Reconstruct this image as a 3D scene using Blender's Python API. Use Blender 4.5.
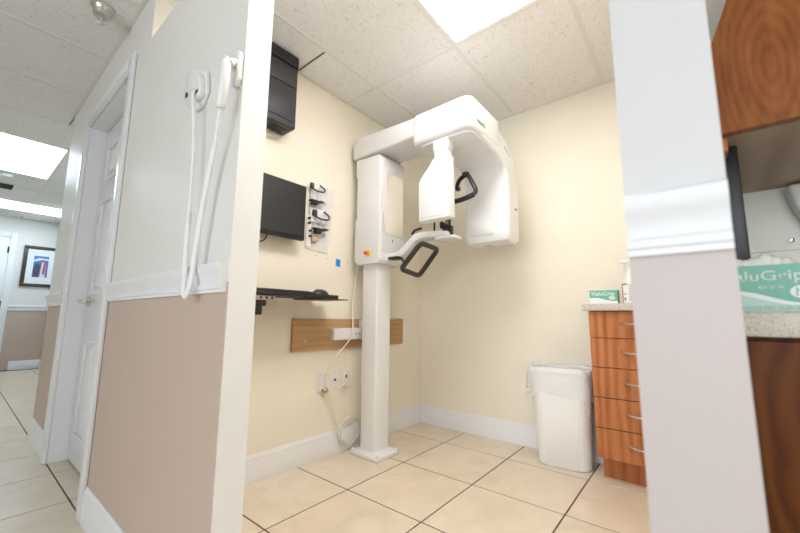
import bpy, bmesh, math, random
from mathutils import Vector, Matrix
random.seed(7)
S = bpy.context.scene
for o in list(bpy.data.objects): bpy.data.objects.remove(o)
COL = S.collection
# ------------------------------------------------------------------ camera
cam_d = bpy.data.cameras.new('camera'); cam = bpy.data.objects.new('camera', cam_d); COL.objects.link(cam)
S.camera = cam
YAW, PITCH, ROLL = math.radians(-39.198), math.radians(7.832), math.radians(0.463)
fw = Vector((math.sin(YAW)*math.cos(PITCH), math.cos(YAW)*math.cos(PITCH), math.sin(PITCH)))
rt = Vector((math.cos(YAW), -math.sin(YAW), 0)); up = rt.cross(fw)
rt, up = rt*math.cos(ROLL)+up*math.sin(ROLL), -rt*math.sin(ROLL)+up*math.cos(ROLL)
M = Matrix((rt, up, -fw)).transposed().to_4x4(); M.translation = Vector((1.4337, -2.2731, 0.8587))
cam.matrix_world = M
cam_d.sensor_width = 36.0; cam_d.lens = 362.04/800*36
cam_d.shift_x = (400-398.97)/800; cam_d.shift_y = (268.09-266.5)/800
cam_d.clip_start = 0.02; cam_d.clip_end = 60
cam_d.dof.use_dof = True; cam_d.dof.focus_distance = 2.5; cam_d.dof.aperture_fstop = 4.0
# ------------------------------------------------------------------ world, exposure
w = bpy.data.worlds.new('world'); S.world = w; w.use_nodes = True
w.node_tree.nodes['Background'].inputs[0].default_value = (0.9, 0.95, 1, 1)
w.node_tree.nodes['Background'].inputs[1].default_value = 0.3
S.view_settings.view_transform = 'Standard'; S.view_settings.look = 'None'
S.view_settings.gamma = 1; S.view_settings.use_curve_mapping = False
S.view_settings.exposure = 0.0
ROOM_LIGHT = ((1.0, 0.965, 0.94), 14.6)      # diffuser colour, strength of the alcove troffer
HALL_LIGHT = ((0.70, 0.87, 1.0), 10.8)      # corridor troffers
# added area light: cool daylight for an assumed, unseen window behind the viewer
wl = bpy.data.lights.new('added_daylight', 'AREA'); wl.shape = 'RECTANGLE'; wl.size = 3.0; wl.size_y = 1.9; wl.energy = 112; wl.color = (0.84, 0.92, 1.0)
wo = bpy.data.objects.new('added_daylight', wl); COL.objects.link(wo); wo.location = (1.9, -5.66, 1.25); wo.rotation_euler = (math.radians(90), 0, 0)
# ------------------------------------------------------------------ dimensions (metres)
T = 0.456
XW, YB, HC, YH = -0.435, 0.309, 2.418, -1.8226
A0, A1, A2, C0, C1 = -0.138, 0.473, 1.078, -0.605, -1.042
PX0, PX1 = 1.383, 1.4665           # partition on the right
STX, STT = 0.492, 2.145            # stub wall end and height
XF = -6.95
# ------------------------------------------------------------------ materials
def mat(name, col, rough=0.5, metal=0.0, spec=0.5, bump=0, bscale=60, var=0.0, vscale=6, coat=0, alpha=None, trans=0):
    m = bpy.data.materials.new(name); m.use_nodes = True
    nt = m.node_tree; b = nt.nodes['Principled BSDF']
    b.inputs['Base Color'].default_value = (*col, 1); b.inputs['Roughness'].default_value = rough
    b.inputs['Metallic'].default_value = metal; b.inputs['Specular IOR Level'].default_value = spec
    if coat: b.inputs['Coat Weight'].default_value = coat; b.inputs['Coat Roughness'].default_value = 0.15
    if trans: b.inputs['Transmission Weight'].default_value = trans
    if alpha is not None: b.inputs['Alpha'].default_value = alpha
    geo = nt.nodes.new('ShaderNodeNewGeometry')
    n = nt.nodes.new('ShaderNodeTexNoise'); n.inputs['Scale'].default_value = vscale; n.inputs['Detail'].default_value = 5
    nt.links.new(geo.outputs['Position'], n.inputs['Vector'])
    v = max(var, 0.015)
    mx = nt.nodes.new('ShaderNodeMixRGB'); mx.blend_type = 'MULTIPLY'; mx.inputs['Fac'].default_value = 1
    mx.inputs['Color1'].default_value = (*col, 1)
    mr = nt.nodes.new('ShaderNodeMapRange'); mr.inputs['From Min'].default_value = 0.3; mr.inputs['From Max'].default_value = 0.7
    mr.inputs['To Min'].default_value = 1-v; mr.inputs['To Max'].default_value = 1+v
    nt.links.new(n.outputs['Fac'], mr.inputs['Value']); nt.links.new(mr.outputs['Result'], mx.inputs['Color2'])
    nt.links.new(mx.outputs['Color'], b.inputs['Base Color'])
    if bump:
        n2 = nt.nodes.new('ShaderNodeTexNoise'); n2.inputs['Scale'].default_value = bscale; n2.inputs['Detail'].default_value = 4
        nt.links.new(geo.outputs['Position'], n2.inputs['Vector'])
        bp = nt.nodes.new('ShaderNodeBump'); bp.inputs['Strength'].default_value = bump; bp.inputs['Distance'].default_value = 0.004
        nt.links.new(n2.outputs['Fac'], bp.inputs['Height']); nt.links.new(bp.outputs['Normal'], b.inputs['Normal'])
    return m
def emit(name, col, s):
    m = bpy.data.materials.new(name); m.use_nodes = True; nt = m.node_tree
    nt.nodes.remove(nt.nodes['Principled BSDF'])
    e = nt.nodes.new('ShaderNodeEmission'); e.inputs[0].default_value = (*col, 1); e.inputs[1].default_value = s
    nt.links.new(e.outputs[0], nt.nodes['Material Output'].inputs[0]); return m
def ramp(nt, fac, stops, interp='LINEAR'):
    r = nt.nodes.new('ShaderNodeValToRGB'); r.color_ramp.interpolation = interp
    els = r.color_ramp.elements
    while len(els) < len(stops): els.new(0.5)
    for e, (p, c) in zip(els, stops): e.position = p; e.color = (*c, 1)
    nt.links.new(fac, r.inputs[0]); return r.outputs[0]
def wood(name, cols, rough=0.4, axis=(1, 1, .12), scale=5, rings=(0, 0, 0), ringmix=0.5, gscale=9, dsc=1.2):
    m = bpy.data.materials.new(name); m.use_nodes = True; nt = m.node_tree; b = nt.nodes['Principled BSDF']
    b.inputs['Roughness'].default_value = rough; b.inputs['Specular IOR Level'].default_value = .12
    geo = nt.nodes.new('ShaderNodeNewGeometry')
    mp = nt.nodes.new('ShaderNodeMapping'); mp.inputs['Location'].default_value = rings; mp.inputs['Scale'].default_value = axis
    nt.links.new(geo.outputs['Position'], mp.inputs['Vector'])
    wv = nt.nodes.new('ShaderNodeTexWave'); wv.wave_type = 'RINGS'; wv.rings_direction = 'SPHERICAL'
    wv.inputs['Scale'].default_value = scale; wv.inputs['Distortion'].default_value = 5 if dsc < 2 else 9; wv.inputs['Detail'].default_value = 3; wv.inputs['Detail Scale'].default_value = dsc if dsc < 2 else .25
    nt.links.new(mp.outputs[0], wv.inputs['Vector'])
    n = nt.nodes.new('ShaderNodeTexNoise'); n.inputs['Scale'].default_value = gscale; n.inputs['Detail'].default_value = 8; n.inputs['Roughness'].default_value = .65
    mp2 = nt.nodes.new('ShaderNodeMapping'); mp2.inputs['Scale'].default_value = tuple(a*4 if a > .5 else a*3 for a in axis)
    nt.links.new(geo.outputs['Position'], mp2.inputs['Vector']); nt.links.new(mp2.outputs[0], n.inputs['Vector'])
    mx = nt.nodes.new('ShaderNodeMixRGB'); mx.inputs['Fac'].default_value = ringmix
    nt.links.new(n.outputs['Fac'], mx.inputs['Color1']); nt.links.new(wv.outputs['Fac'], mx.inputs['Color2'])
    c = ramp(nt, mx.outputs[0], [(0.25, cols[0]), (0.5, cols[1]), (0.75, cols[2])])
    nt.links.new(c, b.inputs['Base Color']); return m
def two_tone(name, hi, lo, zsplit):
    m = mat(name, hi, 0.45, bump=0.12, bscale=140); nt = m.node_tree; b = nt.nodes['Principled BSDF']
    geo = nt.nodes.new('ShaderNodeNewGeometry'); sx = nt.nodes.new('ShaderNodeSeparateXYZ'); nt.links.new(geo.outputs['Position'], sx.inputs[0])
    mt = nt.nodes.new('ShaderNodeMath'); mt.operation = 'GREATER_THAN'; mt.inputs[1].default_value = zsplit; nt.links.new(sx.outputs[2], mt.inputs[0])
    mx = nt.nodes.new('ShaderNodeMixRGB'); mx.inputs[1].default_value = (*lo, 1); mx.inputs[2].default_value = (*hi, 1)
    nt.links.new(mt.outputs[0], mx.inputs[0]); nt.links.new(mx.outputs[0], b.inputs['Base Color']); return m
def tile_mat():
    m = mat('floor_tile', (.72, .62, .49), 0.30); nt = m.node_tree; b = nt.nodes['Principled BSDF']
    geo = nt.nodes.new('ShaderNodeNewGeometry'); oi = nt.nodes.new('ShaderNodeObjectInfo')
    add = nt.nodes.new('ShaderNodeVectorMath'); add.operation = 'ADD'; nt.links.new(geo.outputs['Position'], add.inputs[0])
    cmb = nt.nodes.new('ShaderNodeCombineXYZ'); ml = nt.nodes.new('ShaderNodeMath'); ml.operation = 'MULTIPLY'; ml.inputs[1].default_value = 37
    nt.links.new(oi.outputs['Random'], ml.inputs[0]); nt.links.new(ml.outputs[0], cmb.inputs[2]); nt.links.new(cmb.outputs[0], add.inputs[1])
    n = nt.nodes.new('ShaderNodeTexNoise'); n.inputs['Scale'].default_value = 3.2; n.inputs['Detail'].default_value = 9; n.inputs['Roughness'].default_value = .62; n.inputs['Distortion'].default_value = 1.4
    nt.links.new(add.outputs[0], n.inputs['Vector'])
    c = ramp(nt, n.outputs['Fac'], [(.3, (.67, .565, .43)), (.5, (.75, .64, .50)), (.72, (.81, .71, .58))])
    nt.links.new(c, b.inputs['Base Color']); return m
def ceil_mat():
    m = mat('ceiling_tile', (.75, .72, .69), 0.9, spec=.1); nt = m.node_tree; b = nt.nodes['Principled BSDF']
    geo = nt.nodes.new('ShaderNodeNewGeometry')
    mp = nt.nodes.new('ShaderNodeMapping'); mp.inputs['Scale'].default_value = (1, .62, 1); mp.inputs['Rotation'].default_value = (0, 0, .6)
    nt.links.new(geo.outputs['Position'], mp.inputs[0])
    n = nt.nodes.new('ShaderNodeTexNoise'); n.inputs['Scale'].default_value = 85; n.inputs['Detail'].default_value = 2; n.inputs['Distortion'].default_value = 1.2
    nt.links.new(mp.outputs[0], n.inputs['Vector'])
    c = ramp(nt, n.outputs['Fac'], [(.31, (.68, .65, .62)), (.40, (.85, .83, .81)), (.7, (.88, .86, .84))])
    nt.links.new(c, b.inputs['Base Color'])
    bp = nt.nodes.new('ShaderNodeBump'); bp.inputs['Strength'].default_value = .3; bp.inputs['Distance'].default_value = .003
    r = ramp(nt, n.outputs['Fac'], [(.33, (0, 0, 0)), (.42, (1, 1, 1))]); nt.links.new(r, bp.inputs['Height']); nt.links.new(bp.outputs[0], b.inputs['Normal'])
    return m
def speckle(name, base, dark, light, scale=260):
    m = mat(name, base, 0.35); nt = m.node_tree; b = nt.nodes['Principled BSDF']
    geo = nt.nodes.new('ShaderNodeNewGeometry'); n = nt.nodes.new('ShaderNodeTexNoise'); n.inputs['Scale'].default_value = scale; n.inputs['Detail'].default_value = 3
    nt.links.new(geo.outputs['Position'], n.inputs['Vector'])
    c = ramp(nt, n.outputs['Fac'], [(.33, dark), (.45, base), (.58, base), (.68, light)]); nt.links.new(c, b.inputs['Base Color']); return m
MT = {
 'cream': mat('cream_wall_paint', (.86, .805, .685), .55, bump=.15, bscale=120),
 'hall_cream': mat('hall_cream_paint', (.80, .745, .62), .5, bump=.12, bscale=140),
 'offwhite': mat('offwhite_paint', (.82, .82, .82), .45, bump=.12, bscale=140),
 'two': two_tone('hall_two_tone_paint', (.78, .765, .735), (.55, .43, .36), .95),
 'two_col_light': two_tone('hall_two_tone_column_light', (.72, .715, .715), (.60, .53, .51), .95),  # same paint as the hall; light on the partition end put into its tones
 'trim': mat('white_trim_gloss', (.81, .815, .83), .3, bump=.05, bscale=50),
 'tile': tile_mat(), 'grout': mat('dark_grout', (.10, .075, .055), .8, var=.2),
 'ctile': ceil_mat(), 'tbar': mat('grid_bar_white', (.78, .76, .71), .5),
 'cgap': mat('brown_gap_edge', (.22, .13, .07), .9, var=.4, vscale=40),
 'white': mat('white_plastic', (.81, .81, .81), .28, coat=.2), 'white2': mat('white_plastic_satin', (.77, .77, .77), .4),
 'greyp': mat('grey_plastic', (.45, .45, .46), .4), 'black': mat('black_plastic', (.012, .012, .013), .4),
 'blacks': mat('black_soft_rubber', (.02, .02, .022), .55), 'brownblk': mat('brown_black_grip', (.035, .03, .025), .45),
 'screen': mat('dark_screen', (.018, .018, .02), .32), 'charcoal': mat('charcoal_metal', (.035, .036, .042), .42, bump=.03),
 'steel': mat('brushed_steel', (.62, .60, .57), .28, 1.0), 'chrome': mat('chrome', (.75, .74, .72), .18, 1.0),
 'mirror': mat('mirror_glass', (.93, .93, .93), .03, 1.0),
 'red': mat('red_button', (.75, .03, .02), .3), 'yellow': mat('yellow_ring', (.85, .55, .02), .4),
 'blue': mat('blue_tape', (.02, .25, .75), .6), 'tan': mat('tan_clip', (.62, .42, .28), .5),
 'cherry': wood('cherry_laminate', [(.34, .11, .038), (.48, .18, .07), (.57, .235, .10)], .38, (1, 1, .10), 7, (-1.2, 0, 0), .25),
 'cherry_big': wood('cherry_laminate_cathedral', [(.19, .062, .017), (.29, .10, .032), (.37, .14, .047)], .3, (1, 1, .30), 30, (-1.572, 1.4, -.392), .12, 12, 2.2),
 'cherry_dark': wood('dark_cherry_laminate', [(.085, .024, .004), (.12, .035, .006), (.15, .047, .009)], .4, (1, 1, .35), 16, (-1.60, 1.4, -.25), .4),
 'under': wood('raw_cabinet_underside', [(.50, .375, .285), (.56, .43, .335), (.61, .475, .38)], .6, (1, .3, 1), 6),
 'oak': wood('oak_board', [(.42, .25, .12), (.50, .31, .16), (.57, .37, .20)], .5, (1, .12, 1), 9, ringmix=.2),
 'counter': speckle('speckled_laminate', (.60, .55, .47), (.34, .29, .23), (.76, .73, .67)),
 'green': mat('green_carton', (.19, .48, .37), .5), 'palegreen': mat('pale_green_carton', (.50, .68, .61), .5), 'card': mat('white_card', (.85, .87, .86), .55),
 'lgreen': mat('light_lettering', (.72, .84, .78), .5), 'inkgreen': mat('green_ink', (.20, .42, .33), .5), 'ink': mat('dark_ink', (.04, .04, .045), .5), 'greyink': mat('grey_ink', (.45, .44, .42), .5),
 'frame': mat('dark_brown_frame', (.05, .03, .022), .35), 'matboard': mat('white_matboard', (.83, .85, .88), .7),
 'pblue': mat('print_blue', (.08, .18, .45), .5), 'pdark': mat('print_dark', (.06, .06, .10), .5), 'pred': mat('print_red', (.60, .09, .12), .5), 'pwhite': mat('print_pale', (.72, .72, .78), .5),
 'liner': mat('clear_bin_liner', (.95, .95, .95), .3, alpha=.28), 'clear': mat('clear_acrylic', (.93, .93, .93), .12, alpha=.45),
 'bin': mat('white_bin_plastic', (.86, .86, .86), .4), 'bottle': mat('white_bottle_plastic', (.86, .85, .82), .35),
 'cable': mat('ivory_cable', (.80, .76, .66), .5), 'whitecable': mat('white_cable', (.88, .88, .90), .4), 'brass': mat('brass_fitting', (.55, .42, .24), .35, .8),
 'backing': mat('pale_green_cream_paint', (.93, .91, .80), .5),
 'roomlamp': emit('alcove_diffuser_light', *ROOM_LIGHT), 'halllamp': emit('corridor_diffuser_light', *HALL_LIGHT),
 'lightframe': mat('light_frame_white', (.80, .80, .80), .4), 'ventblack': mat('vent_dark', (.03, .03, .03), .7),
}
# ------------------------------------------------------------------ mesh helpers
def wpos(o):
    v = Vector((0, 0, 0))
    while o: v += o.location; o = o.parent
    return v
def link(name, me, parent=None, loc=(0, 0, 0)):
    o = bpy.data.objects.new(name, me); COL.objects.link(o)
    if parent: o.parent = parent
    o.location = loc; return o
def obj(name, bm, m, parent=None, smooth=40):
    """bm holds world coordinates; becomes ONE mesh object with its origin at its base centre."""
    bmesh.ops.recalc_face_normals(bm, faces=bm.faces[:])
    xs = [v.co.x for v in bm.verts]; ys = [v.co.y for v in bm.verts]; zs = [v.co.z for v in bm.verts]
    c = Vector(((min(xs)+max(xs))/2, (min(ys)+max(ys))/2, min(zs)))
    bmesh.ops.translate(bm, verts=bm.verts[:], vec=-c)
    me = bpy.data.meshes.new(name); bm.to_mesh(me); bm.free()
    for mm in (m if isinstance(m, (list, tuple)) else [m]): me.materials.append(MT[mm])
    if smooth:
        me.polygons.foreach_set('use_smooth', [True]*len(me.polygons)); me.set_sharp_from_angle(angle=math.radians(smooth))
    return link(name, me, parent, c-(wpos(parent) if parent else Vector()))
def tag(o, label=None, cat=None, group=None, kind=None):
    if label: o['label'] = label
    if cat: o['category'] = cat
    if group: o['group'] = group
    if kind: o['kind'] = kind
    return o
def empty(name, loc, label=None, cat=None, group=None, kind=None):
    o = bpy.data.objects.new(name, None); COL.objects.link(o); o.location = loc; o.empty_display_size = .05
    return tag(o, label, cat, group, kind)
def B(*a): return Bx(bmesh.new(), *a)
def Bx(bm, x0, x1, y0, y1, z0, z1, bev=0, seg=2):
    t = bmesh.new(); bmesh.ops.create_cube(t, size=1)
    for v in t.verts: v.co = Vector((x0+(v.co.x+.5)*(x1-x0), y0+(v.co.y+.5)*(y1-y0), z0+(v.co.z+.5)*(z1-z0)))
    if bev: bmesh.ops.bevel(t, geom=t.edges[:], offset=bev, segments=seg, profile=.5, affect='EDGES', clamp_overlap=True)
    return merge(bm, t)
def merge(bm, t, mtx=None):
    if mtx is not None: bmesh.ops.transform(t, matrix=mtx, verts=t.verts[:])
    me = bpy.data.meshes.new('tmp'); t.to_mesh(me); t.free(); bm.from_mesh(me); bpy.data.meshes.remove(me); return bm
def prism(bm, pts, axis, a, b, bev=0, seg=2, only=None):
    """polygon pts in the plane across axis, extruded from a to b. axis x: (y,z); y: (x,z); z: (x,y)."""
    t = bmesh.new()
    def P(p, q): return {'x': (q, p[0], p[1]), 'y': (p[0], q, p[1]), 'z': (p[0], p[1], q)}[axis]
    v0 = [t.verts.new(P(p, a)) for p in pts]; v1 = [t.verts.new(P(p, b)) for p in pts]; n = len(pts)
    t.faces.new(v0); t.faces.new(v1[::-1])
    for i in range(n): t.faces.new((v0[i], v1[i], v1[(i+1) % n], v0[(i+1) % n]))
    bmesh.ops.recalc_face_normals(t, faces=t.faces[:])
    if bev:
        es = t.edges[:] if only is None else [e for e in t.edges if only(e)]
        bmesh.ops.bevel(t, geom=es, offset=bev, segments=seg, profile=.5, affect='EDGES', clamp_overlap=True)
    return merge(bm, t)
def rrect(x0, x1, y0, y1, r, n=6):
    out = []
    for cx, cy, a in ((x1-r, y1-r, 0), (x0+r, y1-r, 90), (x0+r, y0+r, 180), (x1-r, y0+r, 270)):
        for k in range(n+1):
            t = math.radians(a+90*k/n); out.append((cx+r*math.cos(t), cy+r*math.sin(t)))
    return out
def smooth_path(pts, n=6, closed=False):
    pts = [Vector(p) for p in pts]; out = []; N = len(pts)
    rng = range(N if closed else N-1)
    for i in rng:
        p1, p2 = pts[i], pts[(i+1) % N]
        p0 = pts[i-1] if (i > 0 or closed) else p1; p3 = pts[(i+2) % N] if (i+2 < N or closed) else p2
        for k in range(n):
            t = k/n
            out.append(.5*((2*p1)+(p2-p0)*t+(2*p0-5*p1+4*p2-p3)*t*t+(3*p1-p0-3*p2+p3)*t**3))
    if not closed: out.append(pts[-1])
    return out
def tube(bm, pts, r, seg=8, closed=False, radii=None):
    pts = [Vector(p) for p in pts]; N = len(pts); rings = []
    t0 = (pts[1]-pts[0]).normalized(); n = t0.orthogonal().normalized()
    for i, p in enumerate(pts):
        if closed: tg = pts[(i+1) % N]-pts[i-1]
        else: tg = pts[min(i+1, N-1)]-pts[max(i-1, 0)]
        tg = tg.normalized() if tg.length > 1e-9 else t0
        n = (n-tg*n.dot(tg)).normalized(); b = tg.cross(n); rr = radii[i] if radii else r
        rings.append([bm.verts.new(p+(n*math.cos(2*math.pi*k/seg)+b*math.sin(2*math.pi*k/seg))*rr) for k in range(seg)])
    for i in range(N if closed else N-1):
        a, c = rings[i], rings[(i+1) % N]
        for k in range(seg): bm.faces.new((a[k], a[(k+1) % seg], c[(k+1) % seg], c[k]))
    if not closed: bm.faces.new(rings[0][::-1]); bm.faces.new(rings[-1])
    return bm
def lathe(bm, prof, origin, axis='z', seg=20):
    o = Vector(origin); rings = []
    for r, h in prof:
        ring = []
        for k in range(seg):
            a = 2*math.pi*k/seg; c, s = r*math.cos(a), r*math.sin(a)
            d = {'z': (c, s, h), 'y': (c, h, s), 'x': (h, c, s)}[axis]
            ring.append(bm.verts.new(o+Vector(d)))
        rings.append(ring)
    for a, b in zip(rings, rings[1:]):
        for k in range(seg): bm.faces.new((a[k], a[(k+1) % seg], b[(k+1) % seg], b[k]))
    bm.faces.new(rings[0][::-1]); bm.faces.new(rings[-1]); return bm
def text_bm(s, size, loc, right, upv, extrude=.0003, width=None, bold=0.0, shear=0, align='LEFT'):
    cu = bpy.data.curves.new('lettering', 'FONT'); cu.body = s; cu.size = size; cu.extrude = 0; cu.offset = bold; cu.shear = shear
    to = bpy.data.objects.new('lettering_tmp', cu); COL.objects.link(to)
    dg = bpy.context.evaluated_depsgraph_get(); me = bpy.data.meshes.new_from_object(to.evaluated_get(dg))
    bpy.data.objects.remove(to); bpy.data.curves.remove(cu)
    bm = bmesh.new(); bm.from_mesh(me); bpy.data.meshes.remove(me)
    xs = [v.co.x for v in bm.verts]; x0, x1 = min(xs), max(xs); k = (width/(x1-x0)) if width else 1
    if extrude:
        r = bmesh.ops.extrude_face_region(bm, geom=bm.faces[:])
        bmesh.ops.translate(bm, verts=[g for g in r['geom'] if isinstance(g, bmesh.types.BMVert)], vec=(0, 0, extrude))
    off = {'LEFT': 0, 'CENTER': -.5*(x1-x0)*k}[align]
    R, U = Vector(right).normalized(), Vector(upv).normalized(); N = R.cross(U); L = Vector(loc)
    for v in bm.verts:
        p = v.co.copy(); v.co = L+R*((p.x-x0)*k+off)+U*p.y+N*p.z
    return bm
def face_mats(o, fn):
    for p in o.data.polygons: p.material_index = fn(p)
# ================================================================== THE SETTING
# ---- floor with its tiles
FX0, FX1, FY0, FY1 = -7.05, 3.7, -5.6, YB+.1
floor = tag(obj('floor', B(FX0, FX1, FY0, FY1, -.06, -.0022), 'grout', smooth=0), kind='structure', label='beige marbled ceramic tile floor with dark grout')
g = .0036
tbm = Bx(bmesh.new(), -T/2+g, T/2-g, -T/2+g, T/2-g, -.012, 0, .0012, 1)
tme = bpy.data.meshes.new('tile'); tbm.to_mesh(tme); tbm.free(); tme.materials.append(MT['tile'])
ti = 0
fw_ = wpos(floor)
for i in range(-15, 8):
    for j in range(-8, 1):
        cx, cy = (i+.5)*T, (j+.5)*T
        if cy > YB+.25 : continue
        o = link('tile', tme, floor, Vector((cx, cy, random.uniform(-.0004, 0)))-fw_)
# ---- walls
def wall(name, boxes, mats, fn=None, label=None):
    bm = bmesh.new()
    for b in boxes: Bx(bm, *b)
    o = obj(name, bm, mats, smooth=0)
    if fn: face_mats(o, fn)
    return tag(o, kind='structure', label=label)
front = lambda p: 1 if p.normal.y < -.9 else 0
TOP = 2.46
wall('wall_left', [(XW-.1, XW, YH, YB+.1, 0, TOP)], ['cream', 'two'], front, 'pale yellow side wall of the imaging alcove')
wall('wall_back', [(XW, 3.7, YB, YB+.1, 0, TOP)], ['cream'], None, 'pale yellow back wall of the imaging alcove')
wall('wall_right', [(PX0, PX1, YH, YB, 0, TOP)], ['cream', 'two_col_light'], front, 'partition wall whose narrow end faces the corridor')
wall('wall_stub', [(XW, STX, YH, YH+.078, 0, STT)], ['offwhite', 'two'], front, 'short corridor wall with a white end beside the alcove opening')
DX0, DX1, DZ = -1.565, -.70, 2.085
wall('wall_hall', [(-2.28, DX0-.02, YH, -1.69, 0, TOP), (DX0-.02, DX1+.02, YH, -1.69, DZ+.02, TOP), (DX1+.02, XW-.1, YH, -1.69, 0, TOP), (-2.28, -2.18, -1.69, -1.27, 0, TOP)], ['hall_cream', 'two'], front, 'corridor wall around the white door')
wall('wall_far', [(XF-.1, XF, -3.5, -1.17, 0, TOP)], ['hall_cream', 'two'], lambda p: 1 if p.normal.x > .9 else 0, 'far corridor wall with a framed picture')
wall('wall_recess', [(XF, -2.18, -1.27, -1.17, 0, TOP)], ['hall_cream', 'two'], front, 'side wall of the corridor recess')
wall('wall_opposite', [(XF-.1, -1.4, -3.6, -3.5, 0, TOP), (-1.5, -1.4, -5.6, -3.6, 0, TOP)], ['hall_cream'], None, 'corridor wall opposite the white door')
wall('wall_front', [(-1.4, .4, -5.6, -5.5, 0, TOP), (3.4, 3.7, -5.6, -5.5, 0, TOP), (.4, 3.4, -5.6, -5.5, 0, .30), (.4, 3.4, -5.6, -5.5, 2.20, TOP)], ['hall_cream'], None, 'wall with the added wide window behind the viewer')
wall('wall_end', [(3.6, 3.7, -5.5, YB, 0, TOP)], ['hall_cream'], None, 'end wall of the corridor')
wall('wall_side_room', [(PX1, 3.6, -.93, -.83, 0, TOP)], ['backing'], None, 'pale wall behind the worktop beside the partition')
w1 = empty('added_window_1', (1.9, -5.55, .30), 'unseen wide white framed window added to light the corridor side', kind='structure')  # assumed window out of view, placed and sized to balance the light
for q in ((.4, 3.4, .30, .35), (.4, 3.4, 2.15, 2.20), (.4, .45, .35, 2.15), (3.35, 3.4, .35, 2.15), (1.38, 1.42, .35, 2.15), (2.38, 2.42, .35, 2.15)):
    obj('added_window_frame', B(q[0], q[1], -5.59, -5.51, q[2], q[3], .004), 'trim', w1)
# ---- baseboards and chair rails: moulded profiles (out, z)
def moulding(name, prof, x0, x1, y0, y1, normal, kind_label, m='trim'):
    bm = bmesh.new()
    if normal in ('-y', '+y'):
        s = -1 if normal == '-y' else 1
        prism(bm, [(y0+s*o_, z) for o_, z in prof], 'x', x0, x1)
    else:
        s = -1 if normal == '-x' else 1
        prism(bm, [(x0+s*o_, z) for o_, z in prof], 'y', y0, y1)
    return tag(obj(name, bm, m, smooth=30), kind='structure', label=kind_label)
BASE = [(0, 0), (.015, 0), (.015, .105), (.012, .112), (.012, .124), (.007, .132), (.005, .14), (0, .14)]
RAIL = [(0, .922), (.012, .922), (.012, .930), (.016, .932), (.016, .942), (.012, .945), (.013, .958), (.020, .975), (.026, .988), (.026, 1.0), (.018, 1.004), (0, 1.006)]
moulding('baseboard_left', BASE, XW, 0, -1.72, YB, '+x', 'white baseboard along the alcove side wall')
moulding('baseboard_back', BASE, XW+.015, PX0, YB, 0, '-y', 'white baseboard along the alcove back wall')
moulding('baseboard_stub', BASE, -.63, STX, YH, 0, '-y', 'white baseboard below the tan corridor wall')
moulding('baseboard_hall', BASE, -2.28, DX0-.085, YH, 0, '-y', 'short white baseboard left of the corridor door')
moulding('baseboard_far', BASE, XF, 0, -1.62, -1.27, '+x', 'white baseboard on the far corridor wall')
moulding('baseboard_recess', BASE, XF+.02, -2.28, -1.27, 0, '-y', 'white baseboard in the corridor recess')
moulding('trim_1', RAIL, -.63, STX-.012, YH, 0, '-y', 'white chair rail on the corridor wall beside the alcove')
moulding('trim_2', RAIL, -2.28, DX0-.085, YH, 0, '-y', 'short white chair rail left of the corridor door')
RAILC = [(o_*.55, .924+(z-.922)*.80) for o_, z in RAIL]
bm = bmesh.new(); prism(bm, [(YH-o_, z) for o_, z in RAILC], 'x', PX0+.0005, PX1-.0005)
tag(obj('trim_3', bm, 'trim', smooth=30), kind='structure', label='white chair rail wrapping the narrow end of the partition')
moulding('trim_4', RAIL, XF, 0, -1.715, -1.27, '+x', 'white chair rail on the far corridor wall')
moulding('trim_5', RAIL, XF+.03, -2.28, -1.27, 0, '-y', 'white chair rail in the corridor recess')
# ---- corridor door
d1 = empty('door_1', ((DX0+DX1)/2, -1.72, 0), 'white panelled corridor door in a deep white frame', kind='structure')
bm = bmesh.new(); Bx(bm, DX0-.085, DX0, YH-.018, YH-.001, 0, DZ+.085, .004); Bx(bm, DX0-.07, DX0-.012, YH-.024, YH-.017, 0, DZ+.07, .003)
obj('casing', bm, 'trim', d1)
bm = bmesh.new(); Bx(bm, DX1, DX1+.062, YH-.018, YH-.001, 0, DZ+.085, .004)
obj('casing', bm, 'trim', d1)
bm = bmesh.new(); Bx(bm, DX0, DX1, YH-.018, YH-.001, DZ, DZ+.085, .004); Bx(bm, DX0, DX1, YH-.024, YH-.017, DZ+.012, DZ+.07, .003)
obj('head_casing', bm, 'trim', d1)
bm = bmesh.new(); Bx(bm, DX0-.019, DX0, YH-.001, -1.60, 0, DZ); Bx(bm, DX0, DX0+.012, -1.695, -1.66, 0, DZ, .002)
obj('jamb', bm, 'trim', d1)
bm = bmesh.new(); Bx(bm, DX1, DX1+.019, YH-.001, -1.60, 0, DZ); obj('jamb', bm, 'trim', d1)
bm = bmesh.new(); Bx(bm, DX0-.019, DX1+.019, YH-.001, -1.60, DZ, DZ+.019); obj('jamb', bm, 'trim', d1)
slab = obj('door_slab', B(DX0+.007, DX1-.004, -1.737, -1.697, .012, DZ-.006, .002), 'trim', d1)
obj('door_gap', B(DX0+.0005, DX0+.0065, -1.728, -1.70, .012, DZ), 'ventblack', d1, 0); obj('door_gap', B(DX0, DX1, -1.728, -1.70, DZ-.0055, DZ-.0005), 'ventblack', d1, 0)
W = DX1-DX0-.02
for k, (z0, z1) in enumerate(((.16, .72), (.98, 1.58), (1.70, 1.94))):
    for c in (0, 1):
        xa = DX0+.016+.11+c*(W/2-.02); xb = xa+W/2-.17
        bm = bmesh.new()
        for (p, q, r_, s_) in ((xa, xb, z0, z0+.02), (xa, xb, z1-.02, z1), (xa, xa+.02, z0+.0205, z1-.0205), (xb-.02, xb, z0+.0205, z1-.0205)): Bx(bm, p, q, -1.746, -1.736, r_, s_, .003)
        Bx(bm, xa+.045, xb-.045, -1.743, -1.736, z0+.045, z1-.045, .004)
        obj('panel', bm, 'trim', slab)
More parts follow.
